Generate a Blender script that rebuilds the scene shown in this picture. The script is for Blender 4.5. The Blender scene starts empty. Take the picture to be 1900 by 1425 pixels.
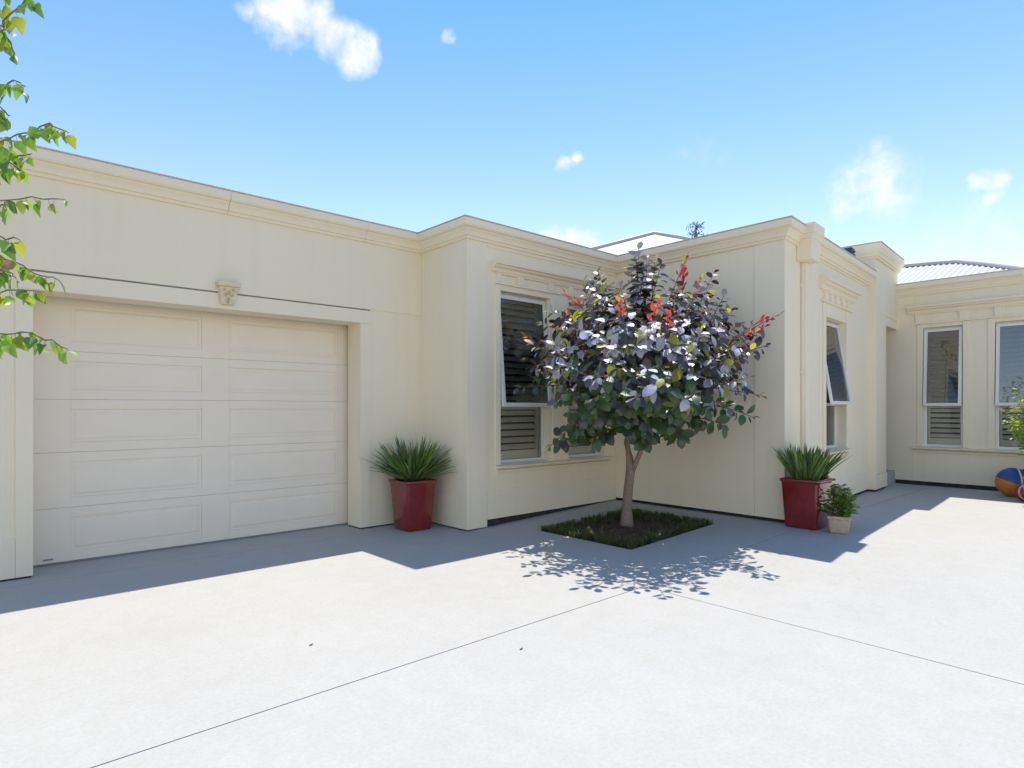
import bpy, math, random
from mathutils import Vector, Matrix, Quaternion
R = math.radians
scene = bpy.context.scene
col = scene.collection

# ------------------------------------------------------------------ camera, sky, sun, exposure
FPX, HOR, CX, CH = 1142.0, 757.0, 950.0, 1.35
TH = math.atan2(1254, FPX)
FW = Vector((math.cos(TH), math.sin(TH), 0)); RT = Vector((math.sin(TH), -math.cos(TH), 0))
cd = bpy.data.cameras.new('camera'); cam = bpy.data.objects.new('camera', cd); col.objects.link(cam)
cam.location = (0, 0, CH)
cam.rotation_euler = (R(90), 0, TH - R(90))
cd.sensor_width = 36; cd.lens = FPX/1900*36; cd.shift_y = (HOR-712.5)/1900
cd.clip_start = 0.05; cd.clip_end = 600
scene.camera = cam

SUN = Vector((1.17, 0.83, 3.4)).normalized()          # direction towards the sun
SUN_EL = math.asin(SUN.z); SUN_AZ = math.atan2(SUN.x, SUN.y)
sd = bpy.data.lights.new('sun', 'SUN'); sun = bpy.data.objects.new('sun', sd); col.objects.link(sun)
sd.energy = 2.0; sd.angle = R(0.5); sd.color = (1.0, 0.935, 0.85)
sun.rotation_euler = SUN.to_track_quat('Z', 'Y').to_euler(); sun.location = (8, 6, 20)
vs = scene.view_settings
vs.view_transform = 'Standard'; vs.look = 'None'; vs.gamma = 1; vs.use_curve_mapping = False
vs.exposure = 1.52

def at(px, py, d):
    """point seen at photo pixel (px,py) at depth d"""
    return Vector((0, 0, CH)) + FW*d + RT*((px-CX)/FPX*d) + Vector((0, 0, -(py-HOR)/FPX*d))

world = bpy.data.worlds.new('World'); scene.world = world; world.use_nodes = True
nt = world.node_tree; N = nt.nodes; L = nt.links
for n in list(N): N.remove(n)
wo = N.new('ShaderNodeOutputWorld'); bg = N.new('ShaderNodeBackground'); bg.inputs['Strength'].default_value = 0.15
L.new(bg.outputs[0], wo.inputs[0])
sky = N.new('ShaderNodeTexSky'); sky.sky_type = 'NISHITA'; sky.sun_disc = False
sky.sun_elevation = SUN_EL; sky.sun_rotation = SUN_AZ
sky.air_density = 1.0; sky.dust_density = 0.0; sky.ozone_density = 1.2; sky.altitude = 100
tc = N.new('ShaderNodeTexCoord')
d0 = tc.outputs['Generated']
def wmath(op, a, b=None, c=None, clamp=False):
    m = N.new('ShaderNodeMath'); m.operation = op; m.use_clamp = clamp
    for i, v in enumerate((a, b, c)):
        if v is None: continue
        if isinstance(v, (int, float)): m.inputs[i].default_value = v
        else: L.new(v, m.inputs[i])
    return m.outputs[0]
def wvec(op, a, b=None, out=0):
    m = N.new('ShaderNodeVectorMath'); m.operation = op
    for i, v in enumerate((a, b)):
        if v is None: continue
        if isinstance(v, (tuple, Vector)): m.inputs[i].default_value = tuple(v)
        else: L.new(v, m.inputs[i])
    return m.outputs[out]
def wnoise(scale, detail, rough, vec):
    n = N.new('ShaderNodeTexNoise'); n.inputs['Scale'].default_value = scale
    n.inputs['Detail'].default_value = detail; n.inputs['Roughness'].default_value = rough
    L.new(vec, n.inputs['Vector']); return n
wn = wnoise(9, 4, .6, d0)
dist = wvec('ADD', d0, wvec('MULTIPLY', wvec('SUBTRACT', wn.outputs['Color'], (.5, .5, .5)), (.07, .07, .07)))
# clouds: (direction given by px,py), angular radius, weight
blobs = [(470,18,.026,.75),(505,22,.045,1),(545,28,.058,1.1),(585,42,.05,1),(618,72,.045,1.05),(650,92,.05,1.1),(668,78,.035,.9),(630,100,.03,.8),
         (838,60,.014,.8),(1052,303,.017,1.),(1074,297,.018,1.),
         (1030,436,.03,.95),(1065,438,.036,1.05),(1100,445,.028,.9),(1160,460,.03,.4),
         (1600,340,.055,.68),(1640,335,.06,.78),(1585,375,.045,.62),(1650,370,.05,.7),
         (1808,330,.022,.85),(1840,335,.022,.9),(1855,328,.016,.7),(1836,369,.019,.85),
         (1300,265,.06,.22),(1340,285,.05,.2),(1265,290,.03,.3),(1250,400,.10,.15),(1720,400,.12,.16),(1790,480,.14,.34),(1480,380,.1,.15)]
tot = None
for (px, py, r, w) in blobs:
    c = (at(px, py, 10)-Vector((0, 0, CH))).normalized()
    if px < 700: r *= .84
    dd = wvec('DISTANCE', dist, c, out=1)
    v = wmath('MULTIPLY', wmath('SUBTRACT', 1.0, wmath('DIVIDE', dd, r), clamp=True), w)
    tot = v if tot is None else wmath('MAXIMUM', tot, v)
# extra clouds out of view, added to brighten the fill on shaded surfaces
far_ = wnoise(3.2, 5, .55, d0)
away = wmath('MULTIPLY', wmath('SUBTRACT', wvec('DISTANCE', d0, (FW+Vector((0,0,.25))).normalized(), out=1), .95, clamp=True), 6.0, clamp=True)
fill_puff = wmath('MULTIPLY', wmath('MULTIPLY', wmath('SUBTRACT', far_.outputs['Fac'], .53, clamp=True), 7.0, clamp=True), away)
tot = wmath('MAXIMUM', tot, fill_puff)
fine = wnoise(38, 8, .62, d0)
dens = wmath('ADD', tot, wmath('MULTIPLY', wmath('SUBTRACT', fine.outputs['Fac'], .5), .9))
dens = wmath('MULTIPLY', dens, wmath('MULTIPLY', tot, 5.0, clamp=True))
mr = N.new('ShaderNodeMapRange'); mr.interpolation_type = 'SMOOTHSTEP'
mr.inputs['From Min'].default_value = .05; mr.inputs['From Max'].default_value = 1.0
L.new(dens, mr.inputs['Value'])
hs = N.new('ShaderNodeHueSaturation'); hs.inputs['Saturation'].default_value = 1.0; hs.inputs['Value'].default_value = 1.0
tn = N.new('ShaderNodeMix'); tn.data_type = 'RGBA'; tn.blend_type = 'MULTIPLY'; tn.inputs[0].default_value = 1; 
sx = N.new('ShaderNodeSeparateXYZ'); L.new(d0, sx.inputs[0]); er = N.new('ShaderNodeValToRGB'); L.new(sx.outputs[2], er.inputs[0])   # deeper blue with height, pale at the horizon
er.color_ramp.elements[0].position = .10; er.color_ramp.elements[0].color = (.70, .565, .47, 1)
er.color_ramp.elements[1].position = .55; er.color_ramp.elements[1].color = (.32, .465, .58, 1); L.new(er.outputs[0], tn.inputs[7])
L.new(sky.outputs[0], tn.inputs[6]); L.new(tn.outputs[2], hs.inputs['Color'])
mx = N.new('ShaderNodeMix'); mx.data_type = 'RGBA'
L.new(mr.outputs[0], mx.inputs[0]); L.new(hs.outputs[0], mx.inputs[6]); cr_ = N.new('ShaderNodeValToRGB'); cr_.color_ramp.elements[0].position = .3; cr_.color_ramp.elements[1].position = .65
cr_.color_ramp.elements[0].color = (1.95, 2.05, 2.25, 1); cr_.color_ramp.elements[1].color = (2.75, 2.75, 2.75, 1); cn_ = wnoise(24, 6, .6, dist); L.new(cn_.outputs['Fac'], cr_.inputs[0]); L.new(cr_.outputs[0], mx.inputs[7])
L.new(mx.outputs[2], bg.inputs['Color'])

# ------------------------------------------------------------------ materials
MATS = {}
def mat(name, color, rough=.7, spec=.5, noise=0, nscale=8, bump=0, bscale=60, c2=None, trans=0, metal=0, coat=0, sheen=0, stain=0, tcol=None):
    if name in MATS: return MATS[name]
    m = bpy.data.materials.new(name); m.use_nodes = True
    t = m.node_tree; b = t.nodes['Principled BSDF']
    b.inputs['Roughness'].default_value = rough; b.inputs['Metallic'].default_value = metal
    b.inputs['Specular IOR Level'].default_value = spec
    b.inputs['Coat Weight'].default_value = coat
    base = tuple(color)+(1,)
    b.inputs['Base Color'].default_value = base
    co = t.nodes.new('ShaderNodeNewGeometry').outputs['Position']
    if noise or c2:
        n = t.nodes.new('ShaderNodeTexNoise'); n.inputs['Scale'].default_value = nscale; n.inputs['Detail'].default_value = 6
        n.inputs['Roughness'].default_value = .6
        t.links.new(co, n.inputs['Vector'])
        cr = t.nodes.new('ShaderNodeValToRGB')
        k = c2 if c2 else tuple(max(0, x*(1-noise)) for x in color)
        k2 = color if c2 else tuple(min(1, x*(1+noise)) for x in color)
        cr.color_ramp.elements[0].position = .3; cr.color_ramp.elements[1].position = .7
        cr.color_ramp.elements[0].color = tuple(k)+(1,); cr.color_ramp.elements[1].color = tuple(k2)+(1,)
        t.links.new(n.outputs['Fac'], cr.inputs['Fac']); t.links.new(cr.outputs[0], b.inputs['Base Color'])
    if bump:
        n2 = t.nodes.new('ShaderNodeTexNoise'); n2.inputs['Scale'].default_value = bscale; n2.inputs['Detail'].default_value = 4
        t.links.new(co, n2.inputs['Vector'])
        bp = t.nodes.new('ShaderNodeBump'); bp.inputs['Strength'].default_value = bump; bp.inputs['Distance'].default_value = .004
        t.links.new(n2.outputs['Fac'], bp.inputs['Height']); t.links.new(bp.outputs[0], b.inputs['Normal'])
    if trans:
        tr = t.nodes.new('ShaderNodeBsdfTranslucent'); tr.inputs[0].default_value = tuple(tcol or color)+(1,)
        ms = t.nodes.new('ShaderNodeMixShader'); ms.inputs[0].default_value = trans
        t.links.new(b.outputs[0], ms.inputs[1]); t.links.new(tr.outputs[0], ms.inputs[2])
        t.links.new(ms.outputs[0], t.nodes['Material Output'].inputs[0])
    MATS[name] = m
    return m
def concrete_mat():
    m = bpy.data.materials.new('concrete'); m.use_nodes = True; t = m.node_tree; b = t.nodes['Principled BSDF']
    b.inputs['Roughness'].default_value = .85; b.inputs['Specular IOR Level'].default_value = .3
    co = t.nodes.new('ShaderNodeNewGeometry').outputs['Position']
    def nz(s, dt=6, ro=.6, dis=0):
        n = t.nodes.new('ShaderNodeTexNoise'); n.inputs['Scale'].default_value = s; n.inputs['Detail'].default_value = dt
        n.inputs['Roughness'].default_value = ro; n.inputs['Distortion'].default_value = dis; t.links.new(co, n.inputs['Vector']); return n.outputs['Fac']
    def ramp(f, p0, c0, p1, c1):
        r = t.nodes.new('ShaderNodeValToRGB'); e = r.color_ramp.elements
        e[0].position = p0; e[0].color = c0; e[1].position = p1; e[1].color = c1; t.links.new(f, r.inputs['Fac']); return r.outputs[0]
    def mul(a, b2, fac=1):
        x = t.nodes.new('ShaderNodeMix'); x.data_type = 'RGBA'; x.blend_type = 'MULTIPLY'; x.inputs[0].default_value = fac
        t.links.new(a, x.inputs[6]); t.links.new(b2, x.inputs[7]); return x.outputs[2]
    g = lambda v, w=1: (v, v*(1-.01*w), v*(1-.04*w), 1)
    c = ramp(nz(.9, 7, .65), .3, (.445, .437, .408, 1), .7, (.47, .462, .433, 1))
    c = mul(c, ramp(nz(6, 8, .7, .6), .28, g(.95), .6, g(1, 0)))
    c = mul(c, ramp(nz(45, 3, .7), .3, g(.93), .6, g(1, 0)))
    c = mul(c, ramp(nz(170, 2, .5), .26, g(.78), .4, g(1, 0)))
    c = mul(c, ramp(nz(1.7, 9, .75, 1.2), .63, g(1, 0), .72, g(.90, 2)))
    t.links.new(c, b.inputs['Base Color'])
    bp = t.nodes.new('ShaderNodeBump'); bp.inputs['Strength'].default_value = .3; bp.inputs['Distance'].default_value = .003
    t.links.new(nz(120, 4), bp.inputs['Height']); t.links.new(bp.outputs[0], b.inputs['Normal'])
    return m
M_con = concrete_mat()
def render_mat(name, c, c2, stain=.12):
    """painted render: soft blotches, fine float texture, faint drip streaks"""
    m = bpy.data.materials.new(name); m.use_nodes = True; t = m.node_tree; b = t.nodes['Principled BSDF']
    b.inputs['Roughness'].default_value = .82; b.inputs['Specular IOR Level'].default_value = .25
    co = t.nodes.new('ShaderNodeNewGeometry').outputs['Position']
    n = t.nodes.new('ShaderNodeTexNoise'); n.inputs['Scale'].default_value = 1.6; n.inputs['Detail'].default_value = 7; t.links.new(co, n.inputs['Vector'])
    cr = t.nodes.new('ShaderNodeValToRGB'); cr.color_ramp.elements[0].position = .3; cr.color_ramp.elements[1].position = .7
    cr.color_ramp.elements[0].color = c2+(1,); cr.color_ramp.elements[1].color = c+(1,); t.links.new(n.outputs[0], cr.inputs[0])
    mp = t.nodes.new('ShaderNodeMapping'); mp.inputs['Scale'].default_value = (9, 9, .5); t.links.new(co, mp.inputs[0])
    n2 = t.nodes.new('ShaderNodeTexNoise'); n2.inputs['Scale'].default_value = 1; n2.inputs['Detail'].default_value = 5; t.links.new(mp.outputs[0], n2.inputs['Vector'])
    r2 = t.nodes.new('ShaderNodeValToRGB'); r2.color_ramp.elements[0].position = .28; r2.color_ramp.elements[1].position = .5
    k = 1-stain*.35; r2.color_ramp.elements[0].color = (k, k, k*.98, 1); r2.color_ramp.elements[1].color = (1, 1, 1, 1); t.links.new(n2.outputs[0], r2.inputs[0])
    x = t.nodes.new('ShaderNodeMix'); x.data_type = 'RGBA'; x.blend_type = 'MULTIPLY'; x.inputs[0].default_value = .6
    t.links.new(cr.outputs[0], x.inputs[6]); t.links.new(r2.outputs[0], x.inputs[7]); t.links.new(x.outputs[2], b.inputs['Base Color'])
    n3 = t.nodes.new('ShaderNodeTexNoise'); n3.inputs['Scale'].default_value = 140; n3.inputs['Detail'].default_value = 3; t.links.new(co, n3.inputs['Vector'])
    n4 = t.nodes.new('ShaderNodeTexNoise'); n4.inputs['Scale'].default_value = 3; n4.inputs['Detail'].default_value = 2; t.links.new(co, n4.inputs['Vector'])
    b1 = t.nodes.new('ShaderNodeBump'); b1.inputs['Strength'].default_value = .35; b1.inputs['Distance'].default_value = .0025; t.links.new(n3.outputs[0], b1.inputs['Height'])
    b2 = t.nodes.new('ShaderNodeBump'); b2.inputs['Strength'].default_value = .5; b2.inputs['Distance'].default_value = .012; t.links.new(n4.outputs[0], b2.inputs['Height'])
    t.links.new(b1.outputs[0], b2.inputs['Normal']); t.links.new(b2.outputs[0], b.inputs['Normal'])
    return m
M_wall = render_mat('cream_render', (.88, .788, .605), (.865, .768, .58))
M_trim = render_mat('cream_trim', (.88, .79, .61), (.87, .775, .59), .06)
M_door = mat('garage_door_paint', (.88, .78, .64), .45, .4, noise=.02, nscale=3)
M_white = mat('white_frame_paint', (.78, .77, .72), .4, .5, noise=.03, nscale=5)
M_slat = mat('shutter_paint', (.86, .83, .76), .5, .4)
M_dark = mat('dark_footing', (.05, .045, .042), .95, .2, noise=.4, nscale=14)
M_seal = mat('grey_sealant', (.27, .26, .25), .8, .2)
M_room = mat('dim_room', (.05, .05, .048), .9, .1)  # the unlit look of the rooms is put into this near-black colour
M_flash = mat('metal_flashing', (.66, .63, .56), .5, .4)
M_roofw = mat('white_roof_steel', (.50, .505, .52), .45, .5, noise=.03, nscale=3)
M_cap = mat('grey_ridge_steel', (.42, .43, .45), .5, .5)
M_blue = mat('dark_blue_steel', (.02, .035, .10), .4, .5, noise=.3, nscale=30)
M_red = mat('red_glaze', (.25, .016, .012), .17, .6, c2=(.15, .009, .009), nscale=7, coat=.6, bump=.15, bscale=12)
M_soil = mat('potting_soil', (.05, .035, .025), .95, .2, noise=.5, nscale=60, bump=.8, bscale=90)
M_mulch = mat('mulch', (.19, .125, .095), .95, .2, c2=(.08, .05, .04), nscale=38, bump=1, bscale=70)
M_beige = mat('beige_stone_pot', (.50, .40, .28), .8, .3, noise=.18, nscale=30, bump=.4, bscale=70)
M_earth = mat('garden_earth', (.16, .14, .10), .95, .2, noise=.3, nscale=4)
M_bark = mat('pale_bark', (.34, .25, .20), .85, .3, c2=(.22, .16, .13), nscale=35, bump=1, bscale=55)
M_twig = mat('reddish_twig', (.20, .10, .07), .7, .3, noise=.3, nscale=30)
M_gtwig = mat('green_twig', (.22, .20, .10), .7, .3)
# leaves
LF = {
 'plum':  mat('plum_leaf', (.040, .024, .045), .36, .9, c2=(.016, .014, .022), nscale=9, trans=.10, tcol=(.20, .10, .03)),
 'silver': mat('bloom_glint_leaf', (.56, .55, .66), .52, .6, c2=(.34, .34, .42), nscale=16, trans=.06, tcol=(.25, .15, .08)),  # pale bloom, with sky and sun highlights put into the base colour
 'slate': mat('slate_leaf', (.055, .062, .060), .38, 1.0, c2=(.030, .036, .034), nscale=9, trans=.14, tcol=(.20, .24, .03)),
 'green': mat('deep_green_leaf', (.065, .125, .04), .42, .7, c2=(.04, .085, .03), nscale=8, trans=.25, tcol=(.13, .26, .03)),
 'lime':  mat('lime_leaf', (.24, .27, .03), .45, .6, trans=.45, tcol=(.55, .6, .04)),
 'red':   mat('red_new_leaf', (.55, .05, .07), .4, .6, c2=(.36, .03, .06), nscale=14, trans=.4, tcol=(.8, .10, .08)),
 'orange':mat('orange_new_leaf', (.45, .17, .05), .4, .6, trans=.4, tcol=(.8, .35, .06)),
 'bright':mat('bright_green_leaf', (.30, .45, .06), .4, .6, c2=(.20, .34, .05), nscale=12, trans=.42, tcol=(.36, .62, .05)),
 'brightd':mat('mid_green_leaf', (.11, .21, .04), .4, .6, trans=.3, tcol=(.2, .4, .04)),
 'pinky': mat('pinkish_leaf', (.34, .22, .15), .5, .5, trans=.35, tcol=(.6, .38, .2)),
}
ST = [mat('strap_leaf_dark', (.10, .17, .05), .4, .6, c2=(.05, .09, .035), nscale=9, trans=.2, tcol=(.13, .26, .05)),
      mat('strap_leaf_mid', (.22, .33, .08), .4, .6, c2=(.09, .15, .05), nscale=9, trans=.25, tcol=(.2, .36, .06)),
      mat('strap_leaf_light', (.32, .44, .13), .4, .6, trans=.25, tcol=(.3, .45, .09))]
M_grass = mat('mondo_grass', (.17, .19, .055), .5, .5, c2=(.06, .085, .025), nscale=14, trans=.2, tcol=(.14, .2, .03))

def glass_mat(name, tint, ior=1.75):
    m = bpy.data.materials.new(name); m.use_nodes = True; t = m.node_tree
    t.nodes.remove(t.nodes['Principled BSDF']); o = t.nodes['Material Output']
    fr = t.nodes.new('ShaderNodeFresnel'); fr.inputs[0].default_value = 1.75
    tr = t.nodes.new('ShaderNodeBsdfTransparent'); tr.inputs[0].default_value = tuple(tint)+(1,)
    gl = t.nodes.new('ShaderNodeBsdfGlossy'); gl.inputs['Roughness'].default_value = .02; fr.inputs[0].default_value = ior; gl.inputs[0].default_value = (1, 1, 1, 1)
    ms = t.nodes.new('ShaderNodeMixShader'); t.links.new(fr.outputs[0], ms.inputs[0]); t.links.new(tr.outputs[0], ms.inputs[1]); t.links.new(gl.outputs[0], ms.inputs[2])
    t.links.new(ms.outputs[0], o.inputs[0]); return m
M_glass = glass_mat('window_glass', (.42, .46, .46))
M_glassr = glass_mat('reflective_window_glass', (.36, .40, .42), 2.5)
M_glassc = glass_mat('clear_window_glass', (.88, .90, .89))

# ------------------------------------------------------------------ builders
class MB:
    def __init__(s): s.v = []; s.f = []; s.m = []; s.sm = []
    def add(s, vs_, fs, mi=0, smooth=False):
        k = len(s.v); s.v += [Vector(p) for p in vs_]
        for f in fs: s.f.append([i+k for i in f]); s.m.append(mi); s.sm.append(smooth)
    def hexa(s, p, mi=0):   # p: 4 bottom (ccw seen from above), 4 top
        s.add(p, [(3,2,1,0), (4,5,6,7), (0,1,5,4), (1,2,6,5), (2,3,7,6), (3,0,4,7)], mi)
    def box(s, x0, x1, y0, y1, z0, z1, mi=0):
        s.hexa([(x0,y0,z0),(x1,y0,z0),(x1,y1,z0),(x0,y1,z0),(x0,y0,z1),(x1,y0,z1),(x1,y1,z1),(x0,y1,z1)], mi)
    def prism(s, poly, z0, z1, mi=0):   # poly ccw
        n = len(poly); s.add([(x,y,z0) for x,y in poly]+[(x,y,z1) for x,y in poly],
            [tuple(reversed(range(n))), tuple(range(n,2*n))]+[(i,(i+1)%n,n+(i+1)%n,n+i) for i in range(n)], mi)
    def tube(s, pts, rad, n=7, mi=0, cap=True):
        pts = [Vector(p) for p in pts]; rings = []; k = len(s.v)
        up = Vector((.13,.21,1)).normalized()
        for i, p in enumerate(pts):
            d = (pts[min(i+1,len(pts)-1)]-pts[max(i-1,0)]).normalized()
            a = d.cross(up)
            if a.length < .05: a = d.cross(Vector((1,0,0)))
            a.normalize(); b = d.cross(a)
            r = rad[i] if isinstance(rad,(list,tuple)) else rad
            s.v += [p+(a*math.cos(2*math.pi*j/n)+b*math.sin(2*math.pi*j/n))*r for j in range(n)]
        for i in range(len(pts)-1):
            for j in range(n):
                s.f.append([k+i*n+j, k+i*n+(j+1)%n, k+(i+1)*n+(j+1)%n, k+(i+1)*n+j]); s.m.append(mi); s.sm.append(True)
        if cap:
            s.f.append([k+j for j in range(n)][::-1]); s.m.append(mi); s.sm.append(False)
            s.f.append([k+(len(pts)-1)*n+j for j in range(n)]); s.m.append(mi); s.sm.append(False)
    def build(s, name, mats, parent=None, bevel=0):
        off = wloc(parent)
        me = bpy.data.meshes.new(name); me.from_pydata([v-off for v in s.v], [], s.f)
        for m in (mats if isinstance(mats, (list,tuple)) else [mats]): me.materials.append(m)
        me.polygons.foreach_set('material_index', s.m); me.polygons.foreach_set('use_smooth', s.sm); me.update()
        o = bpy.data.objects.new(name, me); col.objects.link(o); o.parent = parent
        if bevel:
            b = o.modifiers.new('bevel', 'BEVEL'); b.width = bevel; b.segments = 2; b.limit_method = 'ANGLE'; b.angle_limit = R(40)
        return o
def wloc(o):
    v = Vector((0,0,0))
    while o is not None: v = v+o.location; o = o.parent
    return v
def tag(o, label=None, cat=None, group=None, kind=None):
    for k, v in (('label',label),('category',cat),('group',group),('kind',kind)):
        if v: o[k] = v
    return o
def empty(name, loc, label, cat, group=None):
    o = bpy.data.objects.new(name, None); col.objects.link(o); o.location = loc; o.empty_display_size = .1
    return tag(o, label, cat, group)

class Frame:
    """wall frame: P origin in plan, u along the wall, n outward"""
    def __init__(s, P, u, n): s.P = Vector((P[0],P[1],0)); s.u = Vector((u[0],u[1],0)).normalized(); s.n = Vector((n[0],n[1],0)).normalized()
    def p(s, a, z, o=0): return s.P+s.u*a+s.n*o+Vector((0,0,z))
    def box(s, mb, a0, a1, z0, z1, o0, o1, mi=0):
        mb.hexa([s.p(a0,z0,o1),s.p(a1,z0,o1),s.p(a1,z0,o0),s.p(a0,z0,o0),s.p(a0,z1,o1),s.p(a1,z1,o1),s.p(a1,z1,o0),s.p(a0,z1,o0)], mi)
    def prof(s, mb, prof, a0, a1, e0=0, e1=0, mi=0):
        """extrude profile [(o,z)] from a0 to a1; mitre: end shifts by e*o"""
        n = len(prof)
        mb.add([s.p(a0+e0*o, z, o) for o,z in prof]+[s.p(a1+e1*o, z, o) for o,z in prof],
               [tuple(reversed(range(n))), tuple(range(n,2*n))]+[(i,(i+1)%n,n+(i+1)%n,n+i) for i in range(n)], mi)

def gz(x): return .085*min(1, max(0, (x-4.2)/2.4))

# ------------------------------------------------------------------ ground and driveway
g = MB(); g.add([(-300,-300,-.06),(400,-300,-.06),(400,400,-.06),(-300,400,-.06)], [(0,1,2,3)])
tag(g.build('ground', M_earth), kind='structure')
drive = empty('driveway', (0,0,0), 'pale concrete driveway', 'driveway'); del drive['label'], drive['category']; drive['kind'] = 'structure'
def slab(rects, name='slab'):
    mb = MB(); xs_b = [4.2, 4.6, 5.4, 6.2, 6.6]
    for (x0,x1,y0,y1) in rects:
        xs = [x0]+[b for b in xs_b if x0 < b < x1]+[x1]
        for a, b in zip(xs, xs[1:]):
            mb.hexa([(a,y0,-.05),(b,y0,-.05),(b,y1,-.05),(a,y1,-.05),(a,y0,gz(a)),(b,y0,gz(b)),(b,y1,gz(b)),(a,y1,gz(a))])
    return mb.build(name, M_con, drive)
JW = .004; JY = 2.77; JX = 3.87; X0 = -1.1
PX0,PX1,PY0,PY1 = 4.72,6.25,3.52,4.74
slab([(X0,JX-JW,-9,JY-JW)])
slab([(JX+JW,14,-9,JY-JW)])
slab([(X0,PX0,JY+JW,5.98),(PX0,PX1,JY+JW,PY0),(PX0,PX1,PY1,5.98),(PX1,14,JY+JW,5.98)])
slab([(X0,7.2,5.986,6.75)])

# ------------------------------------------------------------------ house
house = empty('house', (4.165, 6.2, 0), 'single storey cream rendered house with moulded parapets, garage door and shuttered windows', 'house')
Y1, X1, Y2, X3, X5 = 6.2, 4.165, 5.30, 6.76, 11.75
CP = (6.76, 2.9856); ang = R(4.6); QU = (math.cos(ang), math.sin(ang)); QN = (math.sin(ang), -math.cos(ang))
FG = Frame((0,Y1), (1,0), (0,-1))           # garage front, a = x
FAL = Frame((X1,Y1), (0,-1), (-1,0))        # left return, a = Y1-y
FA = Frame((0,Y2), (1,0), (0,-1))           # window wall, a = x
FC = Frame((X3,Y2), (0,-1), (-1,0))         # wall behind the tree, a = Y2-y
FQ = Frame(CP, QU, QN)                      # front with narrow window
FR = Frame((X5,4.4), (0,-1), (-1,0))        # right wall, a = 4.4-y
TOP = 3.40; T = .28
def wall_with_holes(fr, a0, a1, z0, z1, holes, name='wall', o0=-T, o1=0, m=None, mbx=None):
    mb = mbx or MB()
    aa = sorted(set([a0,a1]+[h[0] for h in holes]+[h[1] for h in holes]))
    for p, q in zip(aa, aa[1:]):
        hs_ = sorted([(h[2],h[3]) for h in holes if h[0] <= p and h[1] >= q]); z = z0
        for (b, t_) in hs_:
            if b > z+1e-4: fr.box(mb, p, q, z, b, o0, o1)
            z = t_
        if z < z1: fr.box(mb, p, q, z, z1, o0, o1)
    return mb if mbx is not None else mb.build(name, m or M_wall, house)
BZ = .015; WT = 3.32   # wall bottoms, wall top (cornice above overlaps outside)
GO = (.48, 3.36, -.1, 2.296)
mb = MB(); wall_with_holes(FG, -1.9, 4.165, BZ, WT, [GO], mbx=mb)
P = .011
FG.box(mb, .37, .48, BZ+.002, 2.296, 0, P); FG.box(mb, 3.36, 3.485, BZ+.002, 2.296, 0, P); FG.box(mb, .37, 3.485, 2.296+.0015, 2.44, 0, P)
FG.box(mb, -1.9, .368, BZ+.002, .33, 0, P); FG.box(mb, 3.488, 4.163, BZ+.002, .36, 0, P)
FG.box(mb, -1.9, 4.163, 2.456, WT, 0, P)
mb.build('wall', M_wall, house)
s_ = MB(); FG.box(s_, .37, 3.485, 2.441, 2.455, -.01, P-.008); s_.build('sealant_joint', M_seal, house)
# left return
mb = MB(); mb.box(X1, X1+T, Y2+T, Y1+T, BZ, WT)
FAL.box(mb, Y1-5.583, Y1-Y2-T, BZ+.002, WT, 0, P); FAL.box(mb, .012, Y1-5.586, BZ+.002, .40, 0, P)
mb.build('wall', M_wall, house)
# window wall
O1 = (4.64, 5.46, .70, 2.70); O2 = (5.80, 6.50, .70, 2.70)
mb = MB(); wall_with_holes(FA, X1, X3, .095, WT, [O1, O2], mbx=mb)
FA.box(mb, X1-P, 4.44, .018, WT, 0, P); mb.box(X1-P, X1, Y2, Y2+T, .018, WT)
FA.box(mb, 4.443, 6.748, .097, .42, 0, P)
FA.box(mb, 4.443, 6.748, 3.16, WT, 0, P)
mb.build('wall', M_wall, house)
mb = MB(); mb.box(4.28, X3+.02, Y2+.018, Y2+T, -.04, .10); mb.build('footing', M_dark, house)
mb = MB(); mb.box(X3+.018, X3+T, 3.0, Y2+.01, -.04, .125); mb.build('footing', M_dark, house); mb = MB()
mb.box(X0-.8, .47, Y1+.02, Y1+T-.002, -.04, BZ+.001); mb.build('footing', M_dark, house); mb = MB(); mb.box(3.37, 4.2, Y1+.02, Y1+T-.002, -.04, BZ+.001); mb.box(X1+.02, X1+T-.01, Y2+.02, Y1+.01, -.04, BZ+.001)
mb.build('footing', M_dark, house); mb = MB(); FQ.box(mb, .05, 3.4, -.04, .125, -T, -.018); mb.build('footing', M_dark, house); mb = MB(); mb.box(X5+.02, X5+T, -4.4, 5.4, -.04, .155)
mb.build('footing', M_dark, house)
# wall behind tree
mb = MB(); mb.prism([(X3,CP[1]),(X3+T,CP[1]+T*math.tan(ang)),(X3+T,Y2+.3),(X3,Y2+.3)], .122, WT)
L_ = Y2-CP[1]
FC.box(mb, Y2-3.3155, L_+P, .124, WT, 0, P); FC.box(mb, .012, Y2-3.3185, .124, .40, 0, P); FC.box(mb, .012, Y2-3.3185, 3.195, WT, 0, P)
mb.build('wall', M_wall, house)
# front with the narrow window
QW = (1.45, 2.35, .80, 2.52); QE = 3.52
mb = MB(); wall_with_holes(FQ, T*1.0035, QE, .122, WT, [QW], mbx=mb)
FQ.box(mb, 0, .74, .125, WT, 0, P); FQ.box(mb, .743, QE-.002, .125, .40, 0, P); FQ.box(mb, .743, QE-.002, 3.17, WT, 0, P)
mb.build('wall', M_wall, house)
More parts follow.
